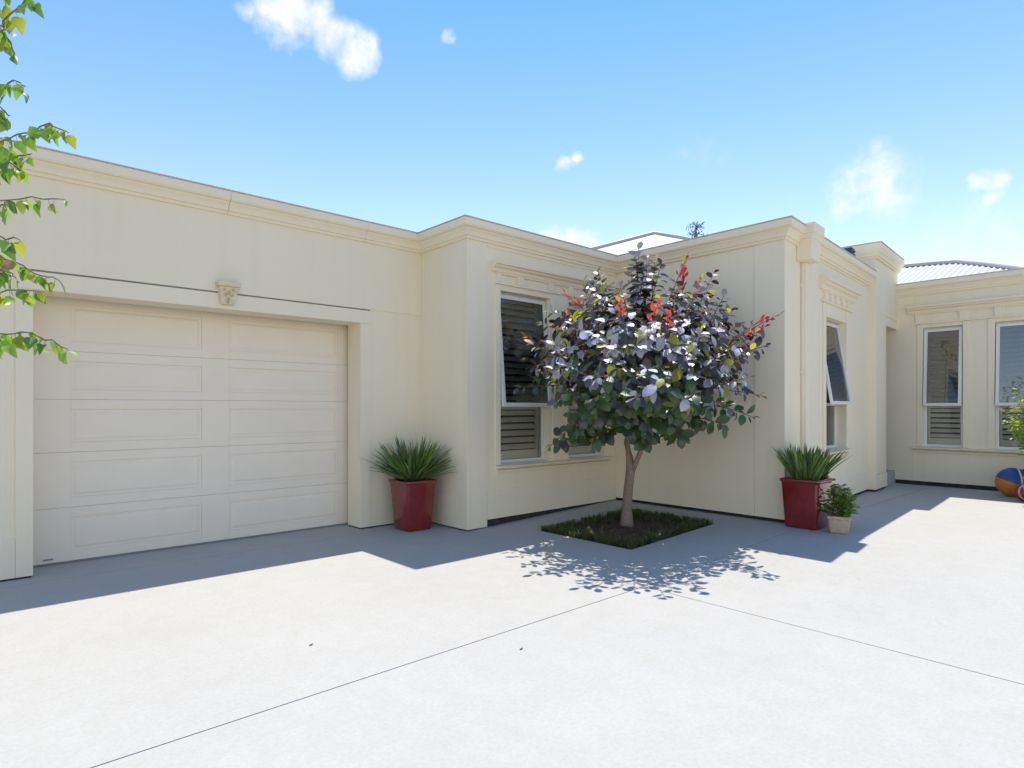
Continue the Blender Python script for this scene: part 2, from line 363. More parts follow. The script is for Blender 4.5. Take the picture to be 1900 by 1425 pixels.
# portico: pier, lintel, taller parapet block
PO = .10; PS0, PS1, PE = 3.52, 4.20, 5.02; PT = 3.82
mb = MB(); FQ.box(mb, PS0, PS1, .12, 3.0, -.5, PO); FQ.box(mb, PS1, PE, 2.66, 3.0, -.5, PO); FQ.box(mb, PS0, PE, 3.0, PT-.08, -.75, PO); FQ.box(mb, PS0, PE, 3.0, 3.2, -1.7, -.751)
FQ.box(mb, PS0-.012, PS1+.012, .12, .34, -.5, PO+.014)
FQ.box(mb, PS0+.02, PS1-.04, .345, 2.797, PO, PO+P)
FQ.box(mb, PS0+.02, PE, 2.80, 3.30, PO, PO+P)
mb.build('wall', M_wall, house)
mb = MB(); FQ.box(mb, PS0, PS1, -.04, .125, -.5, PO-.02); mb.build('footing', M_dark, house)
mb = MB(); FQ.box(mb, PS1+.013, PE-.004, .05, .30, -1.7, PO-.03); mb.build('porch_step', M_con, house, .006)
mb = MB(); FQ.box(mb, PS0+.3, PE, .3, 2.98, -1.9, -1.72); mb.build('wall', M_wall, house)
# entry door at the back of the porch
mb = MB(); FQ.box(mb, 4.25, 4.95, .32, 2.4, -1.715, -1.67); ed = mb.build('front_door', mat('dark_door', (.10,.06,.04), .4), house)
mb = MB(); FQ.box(mb, 4.30, 4.33, 1.2, 1.4, -1.665, -1.63); mb.build('handle', M_flash, ed)
# right wall
yy = lambda y: 4.4-y
R1 = (yy(2.92), yy(2.38), .72, 2.66); R2 = (yy(1.98), yy(1.20), .72, 2.66)
mb = MB(); wall_with_holes(FR, -1.0, yy(-4.4), .152, WT, [R1, R2], mbx=mb)
FR.box(mb, -1.0, yy(3.03), .155, WT-.001, 0, P); 
mb.build('wall', M_wall, house)

# flat roof decks behind the parapets (close the rooms)
mb = MB(); mb.box(-1.9, 4.4, Y1+T, 11, 2.95, 3.02); mb.box(X1+T, X3+.1, Y2+T, Y1+T-.001, 2.95, 3.02); mb.box(X3+T+.01, X5+1, 3.75, 11, 2.951, 3.021); mb.box(4.401, X3+T, Y1+T, 11, 2.952, 3.022)
mb.box(X5+T, X5+6, -4.4, 11, 2.96, 3.03)
mb.prism([(7.05,3.3),(10.6,3.58),(10.6,3.749),(7.05,3.749)], 2.953, 3.023)
mb.box(-1.9, -1.7, Y1+T, 11, 0, 2.95); mb.box(-1.9, X5+6, 11, 11.2, 0, 3.03); mb.box(X5+5.8, X5+6, -4.4, 11, 0, 2.96); mb.box(X5+T, X5+6, -4.6, -4.4, 0, 3.0)
mb.build('flat_roof', M_cap, house)
# back of the parapet above the decks is the wall itself; door recess side walls
mb = MB(); mb.box(.20, .478, Y1+T+.001, 6.9, 0, 2.6); mb.box(3.402, 3.6, Y1+T+.001, 6.527, 0, 2.6); mb.box(.2, 3.6, 6.62, 6.95, 2.30, 2.9)

mb.build('door_reveal', M_wall, house)

# cornices: mitred lengths with a stepped and coved profile
def cprof(top, h=.20, out=.125):
    b = top-h
    pts = [(-.02, b), (P, b), (.030, b), (.034, b+.026), (.052, b+.030), (.058, b+.05), (.068, b+.072), (.086, b+.092), (.088, b+.104), (out-.012, b+.110), (out, b+.125), (out, top-.012), (out-.01, top), (-.02, top)]
    return [(o, z) for o, z in pts]
def cornice(fr, a0, a1, e0, e1, top=TOP, h=.20, out=.125):
    mb = MB(); fr.prof(mb, cprof(top,h,out), a0, a1, e0, e1); mb.build('cornice', M_trim, house)
    f = MB(); fr.prof(f, [(-.30,top+.001),(out+.006,top+.001),(out+.006,top+.008),(-.30,top+.008)], a0, a1, e0*.999, e1*.999)
    f.build('parapet_capping', M_flash, house)
for a0, a1, e1 in ((-1.9,1.948,0),(1.952,3.398,0),(3.402,X1,-1)): cornice(FG, a0, a1, 0, e1)
cornice(FAL, 0, Y1-Y2, -1, 1) if False else None
cornice(FAL, 0, Y1-Y2, 1, 1)
cornice(FA, X1, X3, -1, -1)
kq = math.tan((R(90)+ang)/2)
cornice(FC, 0, L_, 1, kq)
cornice(FQ, 0, QE, -kq, 0)
# portico cornice round left side and front
FP = Frame(tuple(FQ.p(PS0,0,-.75).to_2d()), (QN[0],QN[1]), (-QU[0],-QU[1]))
cornice(FP, 0, .75+PO, 0, 1, PT, .22, .10)
FP2 = Frame(tuple(FQ.p(0,0,PO).to_2d()), QU, QN)
cornice(FP2, PS0, PE-.10, -1, 1, PT, .22, .10)
FP3 = Frame(tuple(FQ.p(PE-.10,0,PO).to_2d()), (-QN[0],-QN[1]), QU)
cornice(FP3, 0, .75, -1, 0, PT, .22, .10)
mb = MB(); FQ.box(mb, PS0, PE-.1, PT-.08, PT-.002, -.75, PO); mb.build('parapet', M_wall, house)
mb = MB(); wall_with_holes(FR, -1.0, yy(-4.4), WT, TOP-.001, [], mbx=mb); wall_with_holes(FG, -1.9, X1, WT, TOP-.001, [], mbx=mb)
wall_with_holes(FA, X1, X3, WT, TOP-.001, [], mbx=mb); mb.box(X1, X1+T, Y2+T, Y1+T, WT, TOP-.001); mb.prism([(X3,CP[1]),(X3+T,CP[1]+T*math.tan(ang)),(X3+T,Y2+.3),(X3,Y2+.3)], WT, TOP-.001)
wall_with_holes(FQ, T*1.0035, QE, WT, TOP-.001, [], mbx=mb); mb.build('parapet', M_wall, house)
cornice(FR, -1.0, yy(-4.4), 0, 0, 3.40)

# keystone over the garage door
mb = MB(); a0, a1, b0, b1 = 1.85, 2.045, 1.885, 2.01
mb.hexa([FG.p(b0,2.335,.05),FG.p(b1,2.335,.05),FG.p(b1,2.335,.0),FG.p(b0,2.335,.0),FG.p(a0+.01,2.50,.085),FG.p(a1-.01,2.50,.085),FG.p(a1-.01,2.50,0),FG.p(a0+.01,2.50,0)])
FG.box(mb, a0-.006, a1+.006, 2.50, 2.545, 0, .105)
ks = mb.build('keystone', mat('cast_stone', (.82,.72,.52), .85, .2, c2=(.66,.56,.38), nscale=26, bump=1, bscale=50), house, .004)
mb = MB()
for i, (px_, z_, w_) in enumerate([(1.905,2.47,.016),(1.985,2.47,.016),(1.945,2.44,.022),(1.915,2.42,.014),(1.975,2.42,.014),(1.945,2.385,.02),(1.945,2.355,.014)]):
    c = FG.p(px_, z_, .055+(z_-2.335)*.21)
    for k in range(6):
        a = k*math.pi/3; mb.tube([c+Vector((math.cos(a)*w_*.5,0,math.sin(a)*w_*.5)), c+Vector((math.cos(a)*w_,-.008,math.sin(a)*w_))], [w_*.28,w_*.15], 5)
mb.build('carving', ks.data.materials[0], ks)

# garage door
YD = 6.56
gd = MB(); gd.box(.40, 3.60, YD+.03, YD+.05, .01, 2.34); gdoor = gd.build('garage_door', M_door, house)
zs = [.018, .485, .965, 1.425, 1.845, 2.33]
for i in range(5):
    z0, z1 = zs[i]+.0008, zs[i+1]-.0008; mb = MB()
    fr = Frame((0,YD), (1,0), (0,-1)); hol = [(.77,1.83,z0+.085,z1-.085),(2.09,3.27,z0+.085,z1-.085)]
    wall_with_holes(fr, .402, 3.55, z0, z1, hol, o0=-.028, o1=0, mbx=mb)
    mb.build('section', M_door, gdoor, .002)
    for (a, b, c, d) in hol:
        m2 = MB(); fr.box(m2, a+.001, b-.001, c+.001, d-.001, -.027, -.009)
        s0 = [(a+.022,c+.022),(b-.022,c+.022),(b-.022,d-.022),(a+.022,d-.022)]; s1 = [(a+.04,c+.04),(b-.04,c+.04),(b-.04,d-.04),(a+.04,d-.04)]
        m2.add([fr.p(x,z,-.0089) for x,z in s0]+[fr.p(x,z,-.003) for x,z in s1], [(4,5,6,7),(0,1,5,4),(1,2,6,5),(2,3,7,6),(3,0,4,7)])
        m2.build('raised_panel', M_door, gdoor)
mb = MB(); mb.box(.41, 3.55, YD-.004, YD+.03, .002, .017); mb.build('rubber_seal', M_seal, gdoor)
mb = MB(); mb.box(.575, .645, YD-.004, YD-.0005, .045, .058); mb.build('badge', M_seal, gdoor)

# windows
def hinge(fr, a, z, o, zt, otop, angle):
    """rotate a point about the top rail of an awning sash"""
    dz = z-zt; do = o-otop
    return fr.p(a, zt+dz*math.cos(angle)+do*math.sin(angle)*0-0, otop+do*math.cos(angle)-dz*math.sin(angle))
def window(fr, h, rec, zt, angle, slats=True, pitch=.074, name='window', stile=.055):
    a0, a1, z0, z1 = h; F_ = .04
    mb = MB(); o1 = -rec; o0 = -rec-.07
    for r in ((a0,a0+F_,z0,z1),(a1-F_,a1,z0,z1),(a0+F_,a1-F_,z0,z0+F_),(a0+F_,a1-F_,z1-F_,z1),(a0+F_,a1-F_,zt-.02,zt+.02)): fr.box(mb, *r, o0, o1)
    w = mb.build(name, M_white, house, .002)
    # sash
    sb = MB(); S = .045; b0, b1, c0, c1 = a0+.012, a1-.012, zt-.018, z1-.03; ot = o1+.004
    for r in ((b0,b0+S,c0,c1),(b1-S,b1,c0,c1),(b0+S,b1-S,c0,c0+S),(b0+S,b1-S,c1-S,c1)):
        q = [(r[0],r[2],ot+.03),(r[1],r[2],ot+.03),(r[1],r[2],ot),(r[0],r[2],ot),(r[0],r[3],ot+.03),(r[1],r[3],ot+.03),(r[1],r[3],ot),(r[0],r[3],ot)]
        sb.hexa([hinge(fr,x,z,o,c1,ot,angle) for x,z,o in q])
    sb.build('sash', M_white, w, .002)
    gp_ = MB(); q = [(b0+S-.004,c0+S-.004,ot+.012),(b1-S+.004,c0+S-.004,ot+.012),(b1-S+.004,c1-S+.004,ot+.012),(b0+S-.004,c1-S+.004,ot+.012)]
    gp_.add([hinge(fr,x,z,o,c1,ot,angle) for x,z,o in q], [(0,1,2,3)]); gp_.build('glass_pane', M_glass if fr is FA else M_glassr, w)
    if angle > .02:
        for bb, aa_ in ((b1-.02,a1-.04),(b0+.02,a0+.04)):
            st = MB(); st.tube([hinge(fr,bb,c0+.01,ot,c1,ot,angle), fr.p(aa_,zt+.03,o1)], .006, 6); st.build('stay', M_flash, w)
    gl = MB(); gl.add([fr.p(a0+F_-.004,z0+F_-.004,o1-.02),fr.p(a1-F_+.004,z0+F_-.004,o1-.02),fr.p(a1-F_+.004,zt-.018,o1-.02),fr.p(a0+F_-.004,zt-.018,o1-.02)], [(0,1,2,3)])
    gl.build('glass_pane', M_glassc, w)
    if slats:
        sh = MB(); so0, so1 = -rec-.100, -rec-.074; s0, s1 = a0+.012, a1-.012; rb = .11
        for r in ((s0,s0+stile,z0+.01,z1-.01),(s1-stile,s1,z0+.01,z1-.01),(s0+stile,s1-stile,z0+.01,z0+rb+.03),(s0+stile,s1-stile,zt-.05,zt+.05),(s0+stile,s1-stile,z1-.09,z1-.01)): fr.box(sh, *r, so0, so1)
        sh.build('shutter_frame', M_slat, w, .002)
        for (lo, hi) in ((z0+rb+.03,zt-.05),(zt+.05,z1-.09)):
            n = int((hi-lo)/pitch); pt = (hi-lo)/n
            for k in range(n):
                zc = lo+(k+.5)*pt; sl = MB(); A = R(46); hw = .036; c_, s__ = math.cos(A)*hw, math.sin(A)*hw; th = .004
                oc = (so0+so1)/2
                pr = [(oc+c_, zc-s__), (oc+c_*.5+.002, zc-s__*.5+th), (oc-c_, zc+s__), (oc-c_*.5-.002, zc+s__*.5-th)]
                pr = [(oc+c_, zc-s__-.001),(oc+c_*.9, zc-s__+th),(oc-c_*.9, zc+s__+th*.8),(oc-c_, zc+s__-.002),(oc, zc-th)]
                fr.prof(sl, pr[::-1], s0+stile+.001, s1-stile-.001); sl.build('slat', M_slat, w)
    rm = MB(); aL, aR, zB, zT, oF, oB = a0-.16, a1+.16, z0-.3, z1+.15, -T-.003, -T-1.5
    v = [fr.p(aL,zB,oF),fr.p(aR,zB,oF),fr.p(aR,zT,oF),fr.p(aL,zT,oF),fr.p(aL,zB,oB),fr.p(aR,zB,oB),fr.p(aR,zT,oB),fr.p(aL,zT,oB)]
    rm.add(v, [(4,5,6,7),(0,1,5,4),(3,2,6,7),(0,3,7,4),(1,2,6,5)]); rm.build('dark_room_box', M_room, w)  # blackened box added behind the window, keeps leaked light from showing
    return w
window(FA, O1, .10, 1.38, R(5)); window(FA, O2, .10, 1.38, R(5))
window(FQ, QW, .12, 1.40, R(9), slats=False)
window(FR, R1, .07, 1.40, R(4)); window(FR, R2, .07, 1.40, R(4))
# sills, hoods, friezes
def sill(fr, a0, a1, z):
    mb = MB(); fr.prof(mb, [(-.09,z-.055),(0,z-.055),(.03,z-.05),(.045,z-.035),(.075,z-.03),(.08,z-.012),(-.09,z+.006)], a0, a1); mb.build('window_sill', M_trim, house)
    mb = MB(); fr.prof(mb, [(.0,z-.10),(.018,z-.095),(.03,z-.06),(0,z-.0555)], a0+.03, a1-.03); mb.build('sill_moulding', M_trim, house)
def hood(fr, a0, a1, z0, z1, blocks, fz0, base=0):
    mb = MB(); h = z1-z0
    fr.prof(mb, [(base,z0),(base+.03,z0),(base+.04,z0+h*.3),(base+.075,z0+h*.45),(base+.085,z0+h*.62),(base+.115,z0+h*.66),(base+.12,z1-.015),(base+.05,z1+.004),(base,z1+.006)], a0, a1); mb.build('window_hood', M_trim, house)
    mb = MB()
    fr.box(mb, a0+.07, a1-.07, fz0, fz0+.022, base, base+.026); fr.box(mb, a0+.07, a1-.07, z0-.02, z0, base, base+.022)
    for (b0, b1) in blocks: fr.box(mb, b0, b1, fz0+.0225, z0-.0205, base, base+.03)
    mb.build('frieze', M_trim, house, .002)
sill(FA, 4.565, 6.62, .70); hood(FA, 4.50, 6.70, 2.90, 3.01, [(4.58,4.64),(4.90,5.00),(5.42,5.50),(5.78,5.86),(6.15,6.23),(6.52,6.60)], 2.765)
mb = MB(); FA.box(mb, 4.56, 4.638, .702, 2.76, 0, .016); FA.box(mb, 5.50, 5.76, .712, 2.76, 0, .016); FA.box(mb, 6.504, 6.60, .702, 2.76, 0, .016); mb.build('architrave', M_trim, house, .003)
sill(FQ, 1.38, 2.42, .80); hood(FQ, 1.20, 2.72, 2.84, 2.98, [(1.36,1.44),(1.62,1.70),(1.86,1.95),(2.12,2.20),(2.40,2.48)], 2.69)
mb = MB(); FQ.box(mb, 1.34, 1.448, .802, 2.685, 0, .016); FQ.box(mb, 2.352, 2.46, .802, 2.685, 0, .016); mb.build('architrave', M_trim, house, .003)
sill(FR, yy(3.06), yy(1.05), .72); hood(FR, yy(3.13), yy(1.0), 2.90, 3.03, [(yy(3.02),yy(2.96)),(yy(2.42),yy(2.32)),(yy(1.98),yy(1.88)),(yy(1.3),yy(1.2))], 2.72)
mb = MB(); FR.box(mb, yy(3.0), yy(2.922), .722, 2.715, 0, .016); FR.box(mb, yy(2.378), yy(2.30), .732, 2.715, 0, .016); FR.box(mb, yy(2.06), yy(1.982), .732, 2.715, 0, .016); FR.box(mb, yy(1.198), yy(1.12), .722, 2.715, 0, .016); mb.build('architrave', M_trim, house, .003)

# rainwater head and downpipe
dp = MB(); FQ.box(dp, .50, .60, .10, 3.03, .014, .074)
dpo = dp.build('downpipe', M_trim, house, .006)
mb = MB()
def taper(mb, fr, a0, a1, o1, z0, b0, b1, p1, z1):
    mb.hexa([fr.p(a0,z0,o1),fr.p(a1,z0,o1),fr.p(a1,z0,.012),fr.p(a0,z0,.012),fr.p(b0,z1,p1),fr.p(b1,z1,p1),fr.p(b1,z1,.012),fr.p(b0,z1,.012)])
taper(mb, FQ, .36, .66, .17, 3.03, .355, .665, .18, 3.26); taper(mb, FQ, .354, .666, .181, 3.261, .33, .69, .21, 3.31); taper(mb, FQ, .328, .692, .212, 3.311, .325, .695, .215, 3.43)
mb.build('rainwater_head', M_trim, dpo, .004)
mb = MB()
for z_ in (.5, 1.75, 2.75): FQ.box(mb, .485, .615, z_, z_+.035, .0115, .078)
mb.build('pipe_bracket', M_trim, dpo, .002)

# roofs: pitched sheets whose upper edge is a ridge, built where they stand
def roof_sheet(px_tops, x_eave, z_eave, pitch, ribw, rib_d, name, matl, y_pad=0, axis='x'):
    tn = math.tan(pitch); tops = []
    for (px, py) in px_tops:
        ry = (FW+RT*((px-CX)/FPX)+Vector((0,0,-(py-HOR)/FPX)))
        # z = z_eave + (c - x_eave)*tn  , c = x or y
        i = 0 if axis == 'x' else 1
        t_ = (z_eave-CH-x_eave*tn)/(ry.z-ry[i]*tn); tops.append(Vector((0,0,CH))+ry*t_)
    return tops
def corrugated(tops, x_eave, z_eave, axis, pitchw, depth, name, matl, mcap):
    i = 0 if axis == 'x' else 1; j = 1-i
    tops = sorted(tops, key=lambda p: p[j]); mb = MB(); pts = []
    ya, yb = tops[0][j], tops[-1][j]; n = int((yb-ya)/pitchw*4)
    def top(y):
        for a, b in zip(tops, tops[1:]):
            if a[j] <= y <= b[j]+1e-6:
                f = (y-a[j])/(b[j]-a[j]); return a.lerp(b, f)
        return tops[-1].copy()
    lo = []; hi = []
    for k in range(n+1):
        y = ya+(yb-ya)*k/n; tp = top(y); w = depth*math.cos(k*math.pi/2)
        e = Vector((0,0,0)); e[i] = x_eave; e[j] = y; e.z = z_eave
        lo.append(e+Vector((0,0,w))); hi.append(tp+Vector((0,0,w)))
    mb.add(lo+hi, [(k, k+1, n+2+k, n+1+k) for k in range(n)], 0, True)
    r = mb.build(name, matl, house)
    bk = MB(); q = []                      # far slope falling away behind the ridge
    for tp in tops: b = tp.copy(); b[i] += 3.0; b.z -= 1.3; q.append(b)
    m_ = len(tops); bk.add(tops+q, [(k, k+1, m_+k+1, m_+k) for k in range(m_-1)]); bk.build('far_slope', matl, r)
    c = MB(); c.tube([t_+Vector((0,0,.035)) for t_ in tops], .055, 8); c.build('ridge_cap', mcap, r)
    return r
t2 = roof_sheet([(1655,499),(1675,496.5),(1735,491),(1777,488),(1830,493),(1892,501),(1960,515)], 12.6, 3.1, R(21), .1, .01, 'roof', M_roofw)
corrugated(t2, 12.6, 3.1, 'x', .12, .016, 'roof', M_roofw, M_cap)
t1 = [at(px, py, 13.5) for px, py in [(960,500),(1105,462.5),(1213,434.5),(1262,443),(1330,457),(1420,480)]]
fl = [Vector((p.x-1.6*FW.x, p.y-1.6*FW.y, p.z-.62)) for p in t1]; bk_ = [Vector((p.x+3*FW.x, p.y+3*FW.y, p.z-1.2)) for p in t1]
mb = MB(); n_ = len(t1)
for lo_, flip in ((fl,0),(bk_,1)):
    mb.add(t1+lo_, [(k, k+1, n_+k+1, n_+k) for k in range(n_-1)])
wr = mb.build('roof', M_roofw, house)
mb = MB(); mb.tube([t_+Vector((0,0,.02)) for t_ in t1], .05, 8); mb.build('ridge_cap', M_cap, wr)
# dark blue ribbed vent box behind the parapet
mb = MB(); FQ.box(mb, 3.09, 3.24, 3.41, 3.73, -.27, -.11); vb = mb.build('roof_vent', M_blue, house, .004)
for k in range(5):
    mb = MB(); FQ.box(mb, 3.08, 3.25, 3.45+k*.055, 3.475+k*.055, -.28, -.098); mb.build('louvre', M_blue, vb)

# ------------------------------------------------------------------ leaf meshes
def leaf_mesh(name, L0, W0, m, fold=.25, curl=.15, tip=1.0, seg=5):
    v = []; f = []
    for i in range(seg+1):
        t_ = i/seg; w = W0*.5*(math.sin(math.pi*min(1,t_**tip*.98+.02)))**.65 if 0 < i < seg else .0015
        y = L0*t_; z = -curl*L0*t_*t_
        v += [(-w, y, z+fold*w), (0, y, z), (w, y, z+fold*w)]
    for i in range(seg):
        a = i*3; f += [(a,a+1,a+4,a+3), (a+1,a+2,a+5,a+4)]
    me = bpy.data.meshes.new(name); me.from_pydata(v, [], f); me.materials.append(m)
    me.polygons.foreach_set('use_smooth', [True]*len(f)); me.update(); return me
def heart_mesh(name, L0, W0, m, curl=.2, fold=.3):
    prof = [(0,.02),(.06,.55),(.2,.98),(.38,1.0),(.6,.72),(.8,.33),(1,.0)]; v = []; f = []
    for i, (t_, w) in enumerate(prof):
        ww = W0*.5*w+.0008; sgn = .07*W0*((i%2)*2-1)*.5 if 0 < i < 6 else 0
        z = -curl*L0*t_*t_; v += [(-ww-sgn, L0*t_, z+fold*ww), (0, L0*t_, z), (ww+sgn, L0*t_, z+fold*ww)]
    for i in range(len(prof)-1):
        a = i*3; f += [(a,a+1,a+4,a+3), (a+1,a+2,a+5,a+4)]
    me = bpy.data.meshes.new(name); me.from_pydata(v, [], f); me.materials.append(m)
    me.polygons.foreach_set('use_smooth', [True]*len(f)); me.update(); return me
def orient(axis, nrm):
    y = axis.normalized(); z = (nrm-y*nrm.dot(y))
    if z.length < 1e-3: z = Vector((0,0,1)).cross(y).cross(y)*-1
    z.normalize(); x = y.cross(z); return Matrix((x, y, z)).transposed()
class LeafBin:
    """collects placed leaves; the ones nearest the lens become single parts, the rest one mesh"""
    def __init__(s): s.items = []
    def put(s, me, pos, axis, nrm, sc=1.0): s.items.append((me, Vector(pos), orient(axis, nrm), sc))
    def flush(s, parent, limit, score, rest='foliage'):
        it = sorted(s.items, key=score); off = wloc(parent)
        for me, p, mt, sc in it[:limit]:
            o = bpy.data.objects.new('leaf', me); col.objects.link(o); o.parent = parent
            o.matrix_basis = Matrix.LocRotScale(p-off, mt.to_quaternion(), Vector((sc,sc,sc)))
        if len(it) > limit:
            mats = []; mb = MB()
            for me, p, mt, sc in it[limit:]:
                m_ = me.materials[0]
                if m_ not in mats: mats.append(m_)
                k = mats.index(m_)
                mb.add([mt@(v.co*sc)+p for v in me.vertices], [tuple(q.vertices) for q in me.polygons], k, True)
            o = mb.build(rest, mats, parent); o['kind'] = 'stuff'
def bez(p0, p1, p2, n):
    return [p0*(1-t)**2+p1*2*t*(1-t)+p2*t*t for t in [i/n for i in range(n+1)]]

# ------------------------------------------------------------------ smoke bush tree in the bed
rnd = random.Random(7)
TB = Vector((5.585, 4.225, .045)); TD = 6.9
tree = empty('tree', TB, 'purple leaved smoke tree with red tips and forked trunk in the square bed', 'tree')
fork = at(1170, 872, 6.9)
mb = MB(); 
mb.tube([TB+Vector((0,0,-.05)), TB+Vector((0,0,.04)), at(1163,945,6.9), at(1166,905,6.89), fork, at(1168,850,6.9), at(1163,822,6.92), at(1172,780,6.95), at(1178,720,6.95)],
        [.088,.070,.056,.052,.052,.040,.034,.030,.022], 12)
mb.build('trunk', M_bark, tree)
mb = MB(); mb.tube([fork+Vector((0,0,-.03)), at(1180,858,6.86), at(1192,830,6.84), at(1203,798,6.84), at(1225,750,6.85), at(1250,700,6.9)], [.036,.030,.026,.024,.020,.014], 9); mb.build('limb', M_bark, tree)
hubs = [at(1165,800,6.92), at(1178,740,6.95), at(1203,790,6.84), at(1228,745,6.85), at(1190,690,6.95), at(1240,715,6.9)]
OV = {k: [leaf_mesh('smoke_leaf', l, w, LF[k], fo, cu, 1.1) for l, w, fo, cu in ((.094,.062,.12,.12),(.082,.056,.2,.25),(.070,.046,.3,.1),(.102,.066,.05,.3))] for k in ('plum','slate','silver','green','lime','pinky')}
NG = {k: [leaf_mesh('new_leaf', l, w, LF[k], .3, .1) for l, w in ((.068,.036),(.056,.03),(.075,.044))] for k in ('red','orange','lime')}
leaves = LeafBin(); tw = MB()
cc = at(1195, 660, TD)
def shoot(T_, base=None, n=20, tipc=None, low=False, dens=1.3, span=.62, size=1.0):
    size *= 1.42
    H = base or min(hubs, key=lambda h: (h-T_).length+rnd.random()*.3)
    mid = H.lerp(T_, .55)+Vector((rnd.uniform(-.08,.08), rnd.uniform(-.08,.08), rnd.uniform(-.02,.12)+(.10 if T_.z < H.z+.2 else -.03)))
    c = bez(H, mid, T_, 14); tw.tube(c, [.012-.0095*i/14 for i in range(15)], 4, 0, False)
    n = int(n*dens); ph = rnd.random()*6
    for i in range(n):
        t_ = 1-span*(1-((i+.5)/n)); x = t_*14; k = min(13, int(x)); p = c[k].lerp(c[k+1], x-k)
        d = (c[k+1]-c[k]).normalized(); ph += 2.4
        a = d.cross(Vector((0,0,1)));  a = a.normalized() if a.length > .1 else Vector((1,0,0)); b = a.cross(d)
        side = a*math.cos(ph)+b*math.sin(ph)
        tipn = (i/n) > (.62 if tipc == 'red' else .80)
        ax = (side*.95+d*(.25+.9*max(0, t_-.85)/.15)+Vector((0,0,rnd.uniform(-.45,.15)))).normalized()
        if low: ax = (ax+Vector((0,0,-.45))).normalized()
        outw = (p-cc); outw.z *= .3; outw = outw.normalized() if outw.length > .01 else Vector((0,-1,0))
        nr = Vector((rnd.gauss(0,.38), rnd.gauss(0,.38), 1.0))+outw*.38+d*.2
        if low: nr = Vector((rnd.gauss(0,.35), rnd.gauss(0,.35), .55))+outw*.9+(-FW)*.3
        if tipc and tipn:
            me = rnd.choice(NG[tipc if rnd.random() < .75 else rnd.choice(['red','orange','lime'])]); ax = (ax+d*.7+Vector((0,0,.3))).normalized(); nr = -d+Vector((rnd.gauss(0,.4),rnd.gauss(0,.4),.6))
        else:
            r = rnd.random(); hz = (p.z-1.1)/1.3
            if low or p.z < 1.42: k2 = 'green' if r < .74 else ('slate' if r < .94 else 'lime')
            elif p.z < 1.75: k2 = 'green' if r < .20 else ('slate' if r < .50 else ('plum' if r < .70 else ('silver' if r < .94 else 'lime')))
            else: k2 = 'plum' if r < .42 else ('slate' if r < .54 else ('silver' if r < .85 else ('lime' if r < .94 else ('green' if r < .96 else 'pinky'))))
            me = rnd.choice(OV[k2])
        leaves.put(me, p+ax*.012, ax, nr, size*rnd.uniform(.75, 1.12)*(.75 if tipn else 1))
# silhouette shoots (photo pixel, depth, tip colour, low)
SH = [(1185,462,6.8,None),(1200,478,6.9,None),(1228,490,6.7,None),(1275,474,6.8,'red'),(1268,505,6.9,'red'),(1300,515,6.9,'orange'),(1325,505,6.8,None),(1170,500,7.0,None),
      (1108,505,6.7,None),(1120,520,6.9,None),(1048,545,6.6,'red'),(1085,540,6.7,None),(1150,530,6.6,None),(972,622,6.6,'orange'),(990,640,6.4,None),(1000,690,6.3,None),(985,700,6.9,None),(1010,655,7.2,None),(1030,600,7.2,None),(1015,640,6.1,None),(1005,598,6.7,None),(1020,575,6.8,None),(1345,545,7.0,None),(1370,600,6.9,None),
      (1180,475,6.7,None),(1195,500,6.6,None),(1215,480,7.0,None),(1100,530,6.5,None),(1300,540,6.6,None),(1260,540,6.5,None),(1340,600,6.3,None),(1080,570,6.5,None),(1150,560,6.1,'red'),(1222,560,6.0,'red'),(1240,580,6.05,'red'),(1128,700,5.9,'orange'),(1448,582,6.7,'red'),(1420,605,6.65,'red'),(1400,655,6.5,'orange'),(1372,650,6.6,None),(1360,575,6.4,None),
      (1000,650,6.6,None),(985,680,6.7,None),(1015,700,6.3,None),(1040,640,6.2,None),(1060,600,6.2,None),(1100,620,5.95,None),(1180,640,5.85,None),(1130,660,5.9,None),(1250,640,5.9,None),(1300,620,6.1,None),(1330,660,6.15,None),
      (1200,600,5.95,None),(1270,590,6.1,None),(1090,570,6.3,None),(1310,570,6.4,None),(1050,680,6.05,None),(1230,690,5.9,None),(1180,700,5.9,None),(1290,690,6.0,None),(1345,690,6.2,None),(960,720,6.7,None),
      (1415,735,6.6,'lime'),(1385,720,6.5,None),(1350,755,6.3,None),(1398,775,6.4,None),(1380,690,6.5,None),(1120,640,5.7,None),(1200,680,5.6,None),(1280,650,5.7,None),(1160,600,5.8,None),(1240,610,5.7,None),(1430,640,6.6,None),(1405,610,6.0,'red'),(1395,650,5.9,None),(1420,590,6.4,'red'),(1390,700,5.8,None),(1290,730,5.4,None),(1180,740,5.4,None),(1090,700,5.6,None),(1230,700,5.35,None),(1180,470,6.85,None),(1190,495,6.7,None),(1108,520,6.8,None),(1270,500,6.75,'red')]
LOW = [(1015,835,6.5,'lime'),(1040,822,6.5,None),(1075,800,6.5,None),(1095,815,6.6,None),(1060,770,6.4,None),(1030,745,6.5,None),(1120,770,6.3,None),(1150,770,6.2,None),(1170,800,6.3,None),(1195,825,6.5,None),(1200,800,6.2,None),
       (1245,790,6.3,None),(1270,812,6.5,None),(1295,790,6.5,None),(1240,760,6.1,None),(1310,760,6.3,None),(1345,790,6.4,None),(1205,760,6.1,None),(1095,760,6.2,None),(1160,740,6.0,None),(1280,750,6.1,None),(1220,730,6.0,None),
       (1100,740,6.1,None),(1130,730,6.0,None),(1250,720,5.95,None),(1060,730,6.3,None),(1180,790,6.9,None),(1240,800,7.2,None),(1130,780,7.2,None)]
for (px, py, d, tc_) in SH:
    far = px > 1385 or px < 985
    shoot(at(px,py,d-.32 if d < 6.35 else d), n=20 if not far else 13, tipc=tc_, span=.60 if not far else .5, size=1 if not far else .95)
